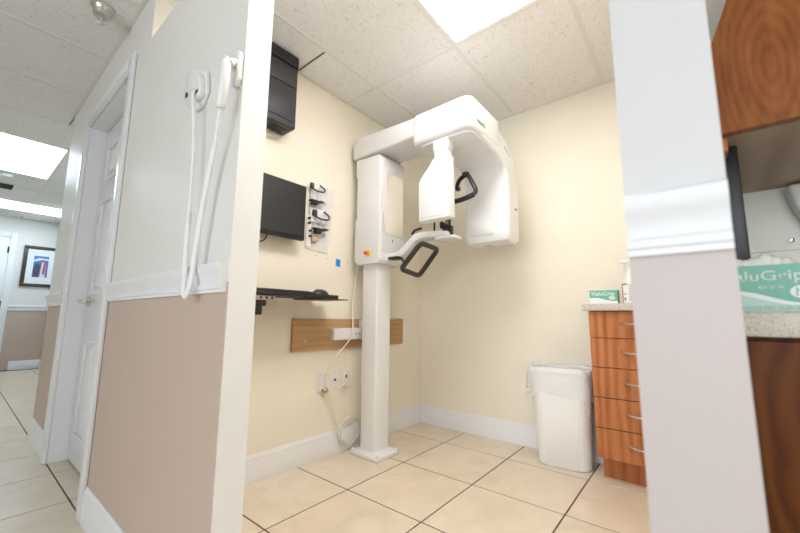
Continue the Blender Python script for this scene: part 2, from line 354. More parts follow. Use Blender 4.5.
bm = bmesh.new(); lathe(bm, [(.034, 0), (.036, -.008), (.03, -.016), (.015, -.018), (.015, -.05)], (DX0+.075, -1.737, .945), 'y', 16)
tube(bm, smooth_path([(DX0+.075, -1.782, .945), (DX0+.105, -1.787, .946), (DX0+.185, -1.782, .944)], 4), .013, 8)
tag(obj('lever_handle', bm, 'chrome', slab), label='chrome lever handle')
# ---- far corridor door
d2 = empty('door_2', (XF+.02, -2.15, 0), 'white door at the far end of the corridor', kind='structure')
bm = bmesh.new(); Bx(bm, XF, XF+.02, -1.80, -1.72, 0, 2.17, .004); obj('casing', bm, 'trim', d2)
bm = bmesh.new(); Bx(bm, XF, XF+.02, -2.72, -2.64, 0, 2.17, .004); obj('casing', bm, 'trim', d2)
bm = bmesh.new(); Bx(bm, XF, XF+.02, -2.64, -1.80, 2.08, 2.17, .004); obj('head_casing', bm, 'trim', d2)
ds = obj('door_slab', B(XF, XF+.012, -2.64, -1.803, .01, 2.077, .002), 'trim', d2)
for z in (.25, 1.02, 1.88): obj('hinge', B(XF+.010, XF+.024, -1.817, -1.797, z-.05, z+.05, .003), 'black', ds)
# ---- ceiling: slab, lay-in tiles, bars
ceil = tag(obj('ceiling', B(FX0, FX1, -5.6, YB+.1, HC+.025, HC+.06), 'ctile', smooth=0), kind='structure', label='suspended ceiling of fissured white tiles in a light grid')
cw = wpos(ceil)
def ctile(x0, x1, y0, y1):
    bm = Bx(bmesh.new(), x0+.006, x1-.006, y0+.006, y1-.006, HC, HC+.018, .002, 1); obj('ceiling_tile', bm, 'ctile', ceil, 0)
def cbar(x0, x1, y0, y1, m='tbar', d=.003): obj('grid_bar', B(x0, x1, y0, y1, HC-d, HC+.002, .0008, 1), m, ceil, 0)
bw = .012
YE = YH+.0
# alcove
for (x0, x1) in ((A0, A1), (A1, A2), (A2, PX0)):
    ctile(x0, x1, C0, YB)
    if x0 != A1: ctile(x0, x1, YE, C0)
for (y0, y1) in ((C0, YB), (C1, C0), (-1.53, C1), (YE, -1.53)): ctile(XW, A0, y0, y1)
for x in (A0, A1, A2): cbar(x-bw, x+bw, YE, YB)
cbar(XW, A0-bw, C0-bw, C0+bw); cbar(A0+bw, A1-bw, C0-bw, C0+bw); cbar(A1+bw, A2-bw, C0-bw, C0+bw); cbar(A2+bw, PX0, C0-bw, C0+bw)
cbar(XW, A0-bw, C1-.003, C1+.003, 'cgap', .0015); cbar(XW, A0-bw, -1.53-bw, -1.53+bw)
cbar(XW, XW+.02, YE, YB, d=.0042); cbar(A0, PX0-.02, YB-.02, YB, d=.0042); cbar(XW+.02, A0, YB-.02, YB, d=.0042); cbar(PX0-.02, PX0, YE, YB, d=.0042)
# corridor
HX = [-.635+.61*k for k in range(7, -12, -1)]      # bars running across the corridor
GY = [-1.27, -1.72, -2.33, -2.94, -3.5]
def lit(x, y): return (-4.32 < x < -3.06 and -2.33 < y < -1.72) or (-6.8 < x < -5.5 and -2.33 < y < -1.27)
for a, b in zip(HX, HX[1:]):
    x1, x0 = a, max(b, FX0+.1)
    if x0 >= x1: continue
    ys = GY if x1 < -2.4 else [YH-.0, -2.33, -2.94, -3.5]
    for y1, y0 in zip(ys, ys[1:]):
        if lit((x0+x1)/2, (y0+y1)/2): continue
        ctile(x0, x1, y0, y1)
    cbar(x0-bw, x0+bw, -3.5, -2.33 if (-6.3 < x0 < -5.9 ) else ys[0]) if not (-3.8 < x0 < -3.6) else cbar(x0-bw, x0+bw, -3.5, -2.95)
for y in (-2.33, -2.94): cbar(FX0+.1, 3.6, y-bw, y+bw, d=.0025)
cbar(-5.515, -2.4, -1.72-bw, -1.72+bw, d=.0025); ctile(-5.76, -5.515, -2.33, -1.27); ctile(-6.735, -6.37, -2.33, -1.27); cbar(-2.28, XW-.1, YH-.02, YH, d=.0042); ctile(-2.465, -2.28, YH, -1.27)
cbar(XW-.1, 3.6, YH-bw, YH+bw, d=.0025)
# ---- ceiling troffers
def troffer(x0, x1, y0, y1, m, label):
    e = empty('ceiling_light', ((x0+x1)/2, (y0+y1)/2, HC-.004), label, 'light', 'recessed ceiling lights')
    bm = bmesh.new(); f = .022; b0 = .013
    for q in ((x0+b0, x1-b0, y0+b0, y0+f), (x0+b0, x1-b0, y1-f, y1-b0), (x0+b0, x0+f, y0+f, y1-f), (x1-f, x1-b0, y0+f, y1-f)): Bx(bm, *q, HC-.001, HC+.012)
    obj('light_frame', bm, 'lightframe', e, 0)
    obj('diffuser', B(x0+f, x1-f, y0+f, y1-f, HC+.002, HC+.008), m, e, 0)
troffer(A1, A2, YE+.0, C0, 'roomlamp', 'bright rectangular ceiling light over the x-ray unit in the alcove')
troffer(-4.295, -3.075, -2.33, -1.72, 'halllamp', 'rectangular ceiling light in the corridor, nearer of the two in view')
troffer(-6.37, -5.76, -2.33, -1.27, 'halllamp', 'ceiling light at the far end of the corridor before the picture wall')

# ================================================================== THE X-RAY UNIT
XR = empty('panoramic_xray_unit', (-.26, -.44, 0), 'large white dental panoramic x-ray unit on a floor column', 'x-ray machine')
AXY = -.44
bp_ = obj('base_plate', B(-.345, -.105, -.575, -.37, 0, .026, .008, 2), 'white', XR)
for (x, y) in ((-.33, -.56), (-.12, -.56), (-.12, -.385)):
    bm = bmesh.new(); lathe(bm, [(.011, 0), (.011, .008), (.008, .012)], (x, y, .026), 'z', 12); obj('bolt_cap', bm, 'white2', bp_)
bm = bmesh.new(); prism(bm, rrect(-.322, -.190, -.510, -.374, .012, 3), 'z', .026, .43); obj('lower_column', bm, 'white', XR)
bm = bmesh.new(); prism(bm, rrect(-.325, -.187, -.513, -.371, .012, 3), 'z', .425, 1.23); obj('column_sleeve', bm, 'white', XR)
# carriage body
bm = bmesh.new()
prism(bm, [(-.372, 1.245), (-.34, 1.215), (-.155, 1.215), (-.142, 1.24), (-.142, 1.95), (-.150, 1.962), (-.368, 1.975), (-.372, 1.965), (-.372, 1.86), (-.356, 1.82), (-.356, 1.55), (-.372, 1.50)], 'y', -.55, -.285, .012, 3)
car = obj('carriage', bm, 'white', XR, 35)
bm = bmesh.new(); Bx(bm, -.415, -.36, -.515, -.335, 1.33, 1.56, .014, 3); obj('rear_cover', bm, 'white2', car)
bm = bmesh.new(); Bx(bm, -.405, -.36, -.51, -.34, 1.60, 1.85, .01, 2); obj('rear_cover', bm, 'white2', car)
obj('top_gap_ring', B(-.365, -.165, -.53, -.305, 1.955, 1.99, .003), 'greyp', car)
bm = bmesh.new(); prism(bm, rrect(-.535, -.296, 1.30, 1.945, .02, 4), 'x', -.143, -.136, .003, 2); fp = obj('front_panel', bm, 'white', car)
bm = bmesh.new(); prism(bm, rrect(-.503, -.311, 1.412, 1.852, .024, 5), 'x', -.137, -.131, .002, 2); obj('mirror_frame', bm, 'white2', car)
bm = bmesh.new(); prism(bm, rrect(-.497, -.317, 1.419, 1.845, .02, 5), 'x', -.132, -.1295); tag(obj('mirror', bm, 'mirror', car), label='tall rounded patient mirror')
obj('slot', B(-.1365, -.134, -.525, -.519, 1.42, 1.555), 'greyp', car, 0)
obj('sensor_dot', B(-.1365, -.134, -.424, -.418, 1.368, 1.388, .001), 'black', car)
bm = bmesh.new(); lathe(bm, [(.022, 0), (.022, -.005), (.019, -.008)], (-.236, -.55, 1.287), 'y', 24); eb = tag(obj('emergency_stop', bm, 'yellow', car), label='red emergency button on a yellow ring')
bm = bmesh.new(); lathe(bm, [(.008, 0), (.008, -.010), (.013, -.012), (.013, -.020), (.010, -.023)], (-.243, -.557, 1.288), 'y', 20); obj('button', bm, 'red', eb)
bm = bmesh.new(); lathe(bm, [(.014, 0), (.014, -.014), (.010, -.016)], (-.335, -.51, 1.216), 'z', 12); obj('cable_gland', bm, 'greyp', car)
# overhead arm: rounded left end
bm = bmesh.new()
arm = [(-.405, 1.985), (-.405, 2.07), (-.395, 2.105), (-.37, 2.125), (-.335, 2.14), (.40, 2.105), (.40, 1.99)]
prism(bm, arm, 'y', -.56, -.285, .016, 3)
obj('overhead_arm', bm, 'white', XR, 35)
bm = bmesh.new(); lathe(bm, [(.004, 0), (.004, -.003)], (.08, -.40, 1.987), 'z', 8); obj('screw', bm, 'greyp', XR)
# rotating head: housing, arm to tube head, tube head
bm = bmesh.new()
prism(bm, rrect(.215, .612, -.69, -.30, .055, 6), 'z', 1.850, 2.038, .028, 4, lambda e: abs(e.verts[0].co.z-e.verts[1].co.z) < 1e-6)
hou = obj('rotor_housing', bm, 'white', XR, 50)
bm = bmesh.new(); prism(bm, rrect(.255, .59, -.662, -.34, .05, 5), 'z', 1.838, 1.856, .004, 2); obj('underside_cover', bm, 'white2', hou)
prof = [(-.56, 1.845), (-.36, 1.82), (-.25, 1.785), (-.222, 1.75), (-.212, 1.60), (-.222, 1.47), (-.228, 1.38), (-.205, 1.335), (-.16, 1.315), (-.09, 1.315), (-.05, 1.34), (-.038, 1.40), (-.035, 1.66), (-.055, 1.80), (-.09, 1.875), (-.16, 1.922), (-.25, 1.965), (-.31, 1.985), (-.56, 2.0)]
bm = bmesh.new(); prism(bm, prof, 'x', .312, .6065, .022, 4, lambda e: abs(e.verts[0].co.x-e.verts[1].co.x) < 1e-6)
tb = obj('tube_arm', bm, 'white', XR, 35)
bm = bmesh.new(); prism(bm, rrect(.345, .515, 1.375, 1.47, .012, 4), 'y', -.233, -.222, .003, 2); obj('beam_window', bm, 'white2', tb)
obj('vent_slot', B(.6045, .608, -.115, -.085, 1.535, 1.545), 'ink', tb, 0)
bm = bmesh.new()
for k, yy in enumerate((-.19, -.17, -.15)): Bx(bm, .42, .47, yy, yy+.004, 1.3135, 1.316)
obj('rating_plate', bm, 'greyink', tb, 0)
# neck and sensor panel
SY0, SY1 = -.672, -.608
bm = bmesh.new(); Bx(bm, .362, .458, SY0+.004, SY1+.006, 1.78, 1.85, .008, 2); Bx(bm, .368, .452, SY0+.008, SY1, 1.72, 1.79, .006, 2); obj('sensor_neck', bm, 'white2', XR)
bm = bmesh.new(); prism(bm, [(.266, 1.392), (.466, 1.392), (.466, 1.745), (.374, 1.745), (.266, 1.625)], 'y', SY0, SY1, .007, 2)
se = obj('sensor_panel', bm, 'white', XR)
obj('panel_seam', B(.280, .440, SY0-.0008, SY0+.001, 1.407, 1.4095), 'greyp', se, 0)
bm = bmesh.new(); prism(bm, [(.345, 1.70), (.446, 1.71), (.446, 1.725), (.358, 1.715)], 'y', SY0-.0006, SY0+.001); obj('panel_rib', bm, 'white2', se, 0)
# lettering on the head's right side (illegible small print is a short dark mark)
bm = text_bm('vatech', .036, (.6122, -.622, 1.898), (0, 1, 0), (0, 0, 1), .0012, .098); tag(obj('maker_name', bm, 'ink', hou, 0), label='small dark lettering')
bm = text_bm('PaX-i', .026, (.6063, -.25, 1.892), (0, 1, -.35), (0, .35, 1), .0012, .085); tag(obj('model_name', bm, 'greyink', tb, 0), label='small grey lettering')
# chin rest arm
bm = bmesh.new()
pr = [(-.15, 1.226), (-.02, 1.240), (.04, 1.282), (.10, 1.334), (.15, 1.346), (.335, 1.340), (.335, 1.372), (.15, 1.394), (.085, 1.384), (.02, 1.330), (-.04, 1.288), (-.15, 1.278)]
prism(bm, pr, 'y', -.485, -.385, .010, 3); ch = obj('chin_rest_arm', bm, 'white', XR, 40)
bm = bmesh.new(); prism(bm, rrect(.24, .385, -.49, -.38, .03, 5), 'z', 1.325, 1.342, .004, 2); obj('chin_plate', bm, 'white', ch)
bm = bmesh.new(); Bx(bm, .285, .335, -.455, -.415, 1.352, 1.415, .008, 2); Bx(bm, .275, .295, -.47, -.40, 1.395, 1.435, .006, 2); Bx(bm, .325, .345, -.45, -.42, 1.33, 1.41, .005)
obj('chin_cup', bm, 'black', ch)
bm = bmesh.new(); tube(bm, [(.315, -.435, 1.41), (.315, -.435, 1.455), (.325, -.435, 1.46)], .005, 6); tube(bm, smooth_path([(.285, -.45, 1.43), (.28, -.45, 1.455), (.29, -.42, 1.455), (.29, -.42, 1.43)], 4), .004, 6); obj('bite_rod', bm, 'black', ch)
bm = bmesh.new(); tube(bm, smooth_path([(.075, -.478, 1.385), (.10, -.482, 1.405), (.15, -.482, 1.412)], 4), .008, 8); obj('side_grip', bm, 'black', ch)
# temple support with its two rods
bm = bmesh.new()
tube(bm, [(.218, -.44, 1.38), (.225, -.44, 1.60)], .006, 8); obj('support_rod', bm, 'black', XR)
bm = bmesh.new(); tube(bm, [(.33, -.44, 1.37), (.335, -.44, 1.60)], .006, 8); obj('support_rod', bm, 'black', XR)
bm = bmesh.new()
tube(bm, smooth_path([(.225, -.44, 1.58), (.30, -.44, 1.555), (.39, -.44, 1.553), (.45, -.44, 1.56), (.492, -.43, 1.575)], 5), .0155, 8)
tube(bm, smooth_path([(.492, -.43, 1.575), (.500, -.43, 1.60), (.478, -.43, 1.65), (.45, -.43, 1.70), (.425, -.43, 1.70), (.392, -.43, 1.678), (.378, -.43, 1.645), (.385, -.43, 1.628)], 6), .013, 8)
Bx(bm, .373, .395, -.45, -.415, 1.617, 1.642, .005)
ts = tag(obj('temple_support', bm, 'black', XR), label='black temple support loop')
bm = bmesh.new(); lathe(bm, [(.018, 0), (.022, .006), (.022, .016), (.012, .022)], (.437, -.43, 1.70), 'z', 16); obj('knob', bm, 'black', ts)
# patient handle: tilted rounded loop
def rot_loop():
    A, Bv, Cv, D = Vector((.045, -.55, 1.158)), Vector((.196, -.55, 1.302)), Vector((.178, -.34, 1.298)), Vector((.030, -.34, 1.135))
    pts = []
    P4 = [A, Bv, Cv, D]
    for i in range(4):
        p, a, c = P4[i], P4[i-1], P4[(i+1) % 4]
        r = .034
        s, e = p+(a-p).normalized()*r, p+(c-p).normalized()*r
        for k in range(5):
            t = k/4; pts.append(s*(1-t)**2+p*2*t*(1-t)+e*t*t)
    return pts
bm = bmesh.new(); tube(bm, rot_loop(), .0165, 10, closed=True); hd = tag(obj('handle_loop', bm, 'brownblk', XR), label='black grip loop for the patient')
bm = bmesh.new(); tube(bm, [(.065, -.53, 1.178), (.01, -.50, 1.235), (-.03, -.48, 1.243)], .008, 8); Bx(bm, -.09, -.01, -.52, -.46, 1.232, 1.25, .004); obj('handle_bracket', bm, 'black', hd)
# ================================================================== ON THE ALCOVE SIDE WALL
ct = empty('computer_tower', (-.37, -1.31, 1.95), 'black computer tower mounted high on the side wall near the ceiling', 'computer')
TX = -.307
body = obj('case', B(XW+.002, TX, -1.52, -1.114, 1.95, 2.402, .005, 2), 'charcoal', ct)
bm = bmesh.new(); Bx(bm, TX-.001, TX+.006, -1.51, -1.122, 1.985, 2.19, .003); Bx(bm, TX-.001, TX+.006, -1.51, -1.122, 2.20, 2.31, .003); obj('side_panel', bm, 'charcoal', ct)
bm = bmesh.new(); Bx(bm, TX-.001, TX+.012, -1.52, -1.118, 2.33, 2.398, .004); obj('front_bezel', bm, 'black', ct)
bm = bmesh.new()
for k in range(3): Bx(bm, -.405+.034*k, -.383+.034*k, -1.25+.01*k, -1.15+.01*k, 1.9475, 1.951)
obj('vent', bm, 'black', ct, 0)
mo = empty('monitor', (-.38, -1.26, 1.31), 'black flat monitor mounted on the side wall under the computer tower', 'monitor')
bm = B(-.375, -.348, -1.535, -.985, 1.31, 1.648, .005, 2); obj('housing', bm, 'black', mo)
obj('screen', B(-.3485, -.3465, -1.523, -.997, 1.335, 1.637), 'screen', mo, 0)
bm = bmesh.new(); Bx(bm, XW+.001, -.37, -1.33, -1.21, 1.42, 1.54, .005); obj('wall_mount', bm, 'black', mo)
bm = bmesh.new(); tube(bm, smooth_path([(-.385, -1.20, 1.33), (-.40, -1.22, 1.28), (-.42, -1.27, 1.27)], 4), .004, 6); obj('cord', bm, 'black', mo)
# accessory panel + positioners
ap = empty('accessory_panel', (XW+.01, -.815, 1.29), 'clear plastic panel of x-ray positioners beside the monitor', 'rack')
bm = bmesh.new(); prism(bm, [(-.925, 1.29), (-.735, 1.278), (-.708, 1.722), (-.895, 1.716)], 'x', XW+.006, XW+.011); obj('back_sheet', bm, 'clear', ap)
for z in (1.69, 1.545): obj('white_bracket', B(XW+.010, XW+.0215, -.900, -.775, z-.085, z+.01, .004), 'white2', ap)
for (y, z) in ((-.908, 1.481), (-.906, 1.449), (-.897, 1.40), (-.895, 1.367)): obj('peg', B(XW+.010, XW+.03, y-.007, y+.007, z-.006, z+.006, .002), 'black', ap)
obj('label_strip', B(XW+.010, XW+.013, -.92, -.885, 1.30, 1.50), 'white2', ap, 0)
def positioner(za, zc, y0, s, label):
    e = empty('bite_positioner', (XW+.03, y0+.04, zc), label, 'dental holder', 'x-ray positioners on the clear panel')
    x0 = XW+.0225
    bm = bmesh.new(); tube(bm, smooth_path([(x0+.012, y0-.012*s, za+.028*s), (x0+.014, y0, za), (x0+.02, y0+.035*s, za-.012*s), (x0+.024, y0+.08*s, za-.008*s), (x0+.022, y0+.09*s, za+.012*s), (x0+.016, y0+.055*s, za+.034*s)], 6), .0052*s, 8)
    obj('temple_bar', bm, 'charcoal', e); obj('clip', B(x0, x0+.022, y0-.016*s, y0+.008*s, za+.0, za+.034*s, .004), 'charcoal', e)
    for dy in (.002, .042): 
        bm = bmesh.new(); tube(bm, [(x0+.010, y0+dy*s, za-.004), (x0+.010, y0+dy*s, zc+.006)], .0024, 6); obj('rod', bm, 'steel', e)
    bm = bmesh.new(); Bx(bm, x0, x0+.034, y0-.018*s, y0+.068*s, zc, zc+.010*s, .003); Bx(bm, x0+.004, x0+.03, y0+.05*s, y0+.085*s, zc+.006*s, zc+.016*s, .003); obj('chin_support', bm, 'charcoal', e)
    obj('base_clip', B(x0, x0+.03, y0-.004*s, y0+.036*s, zc-.020*s, zc+.002, .004), 'black', e)
positioner(1.675, 1.588, -.903, 1.0, 'small dark positioner clip at the top of the clear panel')
positioner(1.500, 1.410, -.872, 1.15, 'larger dark positioner clip at the middle of the clear panel')
e = empty('bite_block', (XW+.03, -.865, 1.335), 'tan bite block clip low on the clear panel', 'dental holder')
obj('block', B(XW+.012, XW+.03, -.885, -.845, 1.335, 1.365, .004), 'tan', e); obj('tab', B(XW+.012, XW+.024, -.845, -.83, 1.345, 1.355, .003), 'tan', e)
# blue tape
bm = bmesh.new(); prism(bm, [(-.662, 1.205), (-.622, 1.200), (-.621, 1.250), (-.660, 1.254)], 'x', XW+.0005, XW+.0015); tag(obj('tape_square', bm, 'blue', smooth=0), 'small square of bright blue tape stuck on the side wall', 'tape')
for (y, z, wh) in ((-.83, 1.252, 'farthest from the blue tape'), (-.74, 1.243, 'just left of the blue tape'), (-.555, 1.236, 'right of the blue tape')):
    bm = bmesh.new(); lathe(bm, [(.004, 0), (.004, .002), (.002, .003)], (XW, y, z), 'x', 8)
    tag(obj('wall_screw', bm, 'greyp'), 'tiny screw in the side wall '+wh, 'screw', 'small screws in the side wall')
# keyboard tray
kt = empty('keyboard_tray', (-.30, -1.1, .955), 'black keyboard tray on a slide below the monitor', 'tray')
bm = B(-.42, -.18, -1.55, -.85, .966, .986, .004); obj('tray_board', bm, 'black', kt)
bm = B(-.41, -.19, -1.0, -.765, .960, .966, .002); obj('mouse_platform', bm, 'brownblk', kt)
bm = bmesh.new(); Bx(bm, -.43, -.20, -1.42, -1.25, .940, .9655, .003); sl = obj('slide_rail', bm, 'steel', kt)
bm = bmesh.new()
for y in (-1.36, -1.33, -1.30, -1.27):
    bm = bmesh.new(); lathe(bm, [(.006, 0), (.006, .003)], (-.200, y, .953), 'x', 10); obj('rail_hole', bm, 'black', sl)
bm = bmesh.new(); Bx(bm, -.43, -.205, -1.42, -1.295, .912, .941, .004); Bx(bm, -.43, -.205, -1.42, -1.315, .868, .914, .006); obj('bracket', bm, 'black', kt)
kb = empty('keyboard', (-.26, -1.2, .986), 'slim black keyboard lying on the tray', 'keyboard')
obj('keyboard_base', B(-.33, -.18, -1.47, -1.03, .986, .995, .003), 'black', kb)
for a in range(4):
    for b in range(14): obj('key', B(-.325+.034*a, -.297+.034*a, -1.462+.0305*b, -1.436+.0305*b, .995, .999, .0015, 1), 'blacks', kb)
ms = empty('computer_mouse', (-.25, -.93, .986), 'black computer mouse at the end of the keyboard tray', 'mouse')
bm = bmesh.new(); bmesh.ops.create_uvsphere(bm, u_segments=16, v_segments=10, radius=1)
for v in bm.verts: v.co = Vector((-.25+v.co.x*.034, -.93+v.co.y*.058, .986+max(v.co.z, 0)*.034))
obj('shell', bm, 'black', ms, 60)
bm = bmesh.new(); lathe(bm, [(.009, -.003), (.009, .003)], (-.25, -.955, 1.013), 'x', 12); obj('scroll_wheel', bm, 'greyp', ms)
# oak board with the white raceway
tag(obj('mounting_board', B(XW+.001, XW+.021, -.99, .05, .655, .848, .002), 'oak'), 'oak board fixed low on the side wall behind the column', 'board')
ps = empty('power_strip', (XW+.04, -.55, .71), 'white power strip screwed onto the oak board', 'power strip')
obj('strip_body', B(XW+.0215, XW+.058, -.705, -.40, .712, .788, .006, 2), 'white2', ps)
obj('end_block', B(XW+.0215, XW+.062, -.455, -.385, .74, .845, .006, 2), 'white2', ps)
for y in (-.51, -.485): obj('socket', B(XW+.056, XW+.060, y-.008, y+.008, .742, .758, .002), 'greyp', ps)
for y in (-.90,):
    bm = bmesh.new(); lathe(bm, [(.006, 0), (.006, .003), (.003, .004)], (XW+.021, y, .712), 'x', 10); tag(obj('board_screw', bm, 'steel'), 'single screw head in the lower left of the oak board', 'screw')
# outlets
def outlet(y0, z0, kind, label):
    e = empty('wall_outlet', (XW, y0+.035, z0), label, 'outlet', 'outlet plates under the oak board')
    obj('plate', B(XW+.0005, XW+.006, y0, y0+.07, z0, z0+.115, .003), 'white2', e)
    if kind == 0:
        for dz in (.03, .08): obj('socket', B(XW+.006, XW+.008, y0+.02, y0+.05, z0+dz-.015, z0+dz+.015, .003), 'white', e)
    if kind == 1: obj('jack', B(XW+.006, XW+.010, y0+.028, y0+.042, z0+.052, z0+.066, .001), 'black', e)
    if kind == 2:
        obj('jack', B(XW+.006, XW+.010, y0+.030, y0+.040, z0+.062, z0+.082, .001), 'black', e)
    for dz in (.012, .103):
        bm = bmesh.new(); lathe(bm, [(.003, 0), (.003, .001)], (XW+.006, y0+.035, z0+dz), 'x', 8); obj('plate_screw', bm, 'greyp', e)
outlet(-.785, .39, 0, 'left outlet plate under the oak board with a brass fitting before it')
outlet(-.678, .397, 1, 'middle outlet plate under the oak board with one black jack')
outlet(-.580, .395, 2, 'right outlet plate under the oak board nearest the column')
bm = bmesh.new(); lathe(bm, [(.012, 0), (.018, .006), (.018, .022), (.010, .028), (.006, .045)], (XW+.008, -.735, .405), 'x', 14); tag(obj('cable_connector', bm, 'brass'), 'round brass cable connector at the left outlet plate', 'connector')
# cables
cx_ = XW+.035
bm = bmesh.new(); tube(bm, smooth_path([(XW+.03, -.48, 1.235), (XW+.03, -.50, 1.10), (cx_, -.53, .93), (XW+.066, -.55, .83), (XW+.072, -.57, .73), (cx_+.01, -.65, .63), (cx_, -.72, .56), (cx_, -.768, .485), (cx_, -.758, .42), (cx_, -.70, .398), (cx_, -.62, .408), (cx_-.01, -.555, .44)], 6), .0042, 8)
tag(obj('grey_cable', bm, 'cable'), 'ivory cable curving from the x-ray unit past the power strip to the outlets', 'cable')
bm = bmesh.new(); tube(bm, smooth_path([(XW+.012, -.60, .455), (XW+.03, -.585, .42), (XW+.03, -.545, .41), (XW+.014, -.535, .44)], 5), .0028, 6)
tag(obj('jumper_cable', bm, 'cable'), 'short thin cable between the middle and right outlet plates', 'cable')
pts = [(XW+.05, -.735, .405), (XW+.035, -.69, .345), (XW+.03, -.66, .27), (XW+.03, -.63, .16)]
for k in range(38):
    a = math.radians(150+k*30); rr = .088+.008*math.sin(k*1.7); pts.append((XW+.028+.004*math.sin(k*.9), -.522+rr*math.cos(a)+.010*math.sin(k*.31), .115+rr*.98*math.sin(a)+.006*math.cos(k*.23)))
bm = bmesh.new(); tube(bm, smooth_path(pts, 3), .0042, 6)
cz = min(v.co.z for v in bm.verts)
tag(obj('coiled_cable', bm, 'cable'), 'coil of ivory cable resting against the baseboard beside the column', 'cable')
bm = bmesh.new(); tube(bm, [(XW+.006, -.37, .70), (XW+.006, -.375, .45), (XW+.006, -.37, .15)], .003, 6)
tag(obj('straight_cable', bm, 'cable'), 'thin ivory cable running straight down the wall behind the column', 'cable')
# ================================================================== BIN, DRAWERS, COUNTER
def bin_ring(cx, cy, hx, hy, r, z, rot, n=10):
    out = []
    for (x, y) in rrect(-hx, hx, -hy, hy, r, n):
        out.append(Vector((cx+x*math.cos(rot)-y*math.sin(rot), cy+x*math.sin(rot)+y*math.cos(rot), z)))
    return out
def loft(bm, rings, cap0=True, cap1=False):
    vs = [[bm.verts.new(p) for p in r] for r in rings]; n = len(vs[0])
    for a, b in zip(vs, vs[1:]):
        for k in range(n): bm.faces.new((a[k], a[(k+1) % n], b[(k+1) % n], b[k]))
    if cap0: bm.faces.new(vs[0][::-1])
    if cap1: bm.faces.new(vs[-1])
    return bm
BC, BR = (.757, .150), math.radians(7)
def br(z, g=0, k=None):
    t = z/.56; return bin_ring(BC[0]-.004*t, BC[1]+.012*t, .145+.030*t+g, .092+.022*t+g, .07+.01*t, z, BR)
bm = bmesh.new(); loft(bm, [br(.003, -.012), br(0, -.006), br(.008), br(.30), br(.535), br(.538, .008), br(.56, .008), br(.563, .003), br(.56, -.003), br(.02, -.006)], True, True)
tag(obj('waste_bin', bm, 'bin', smooth=40), 'white plastic waste bin standing beside the drawer cabinet', 'bin')
bm = bmesh.new(); rings = []
N = len(br(0))
for (z, gg, wz, wg) in ((.46, -.009, 0, .002), (.50, -.009, 0, .003), (.566, -.006, .002, 0), (.571, .006, .003, .001), (.565, .013, .002, .002), (.54, .016, .006, .004), (.50, .018, .012, .007), (.455, .020, .030, .010), (.405, .022, .050, .014)):
    ring = br(z, gg)
    for k, p in enumerate(ring):
        a = 2*math.pi*k/N
        f1 = math.sin(5*a+1)+.6*math.sin(11*a+z*40)+.5*math.sin(17*a+2+z*60)
        c_ = Vector((BC[0], BC[1]+.01, 0)); d = Vector((p.x-c_.x, p.y-c_.y, 0)).normalized()
        p += d*wg*f1*.7; p.z += wz*(.8*math.sin(2*a+.4)+.6*math.sin(7*a)+.4*math.sin(13*a))
        p.y = min(p.y, YB-.02); p.x = min(p.x, .948)
        if wz > .01 and 150 < math.degrees(a) < 200: p += Vector((-.022, -.004, -.01))*(wz/.05)
    rings.append(ring)
loft(bm, rings, False, False)
tag(obj('bin_liner', bm, 'liner', smooth=60), 'clear plastic bag lining the white bin and folded over its rim', 'bag')
CX0, CY0, CYB = .957, .03, YB-.002
dc = empty('drawer_cabinet', ((CX0+PX0)/2, .17, 0), 'cherry wood cabinet with five drawers beside the white bin', 'cabinet')
obj('body', B(CX0+.002, PX0-.001, CY0+.019, CYB, .116, .907), 'cherry', dc, 0)
obj('toe_kick', B(CX0+.012, PX0-.001, .112, CYB, 0, .116), 'cherry', dc, 0)
zs = [.118, .276, .436, .597, .757, .905]
for z0, z1 in zip(zs, zs[1:]):
    d = obj('drawer', B(CX0, PX0-.003, CY0, CY0+.018, z0+.0022, z1-.0022, .0012, 1), 'cherry', dc, 0)
    bm = bmesh.new(); zc = (z0+z1)/2+.006; xa = 1.108; xb = 1.258
    tube(bm, smooth_path([(xa, CY0+.002, zc+.006), (xa+.004, CY0-.008, zc+.004), (xa+.03, CY0-.022, zc), ((xa+xb)/2, CY0-.028, zc-.001), (xb-.03, CY0-.022, zc), (xb-.004, CY0-.008, zc+.004), (xb, CY0+.002, zc+.006)], 5), .0048, 8)
    obj('handle', bm, 'steel', d)
tag(obj('countertop', B(.927, PX0-.001, .006, CYB, .9075, .947, .003), 'counter'), 'speckled beige countertop on the five-drawer cabinet', 'countertop')
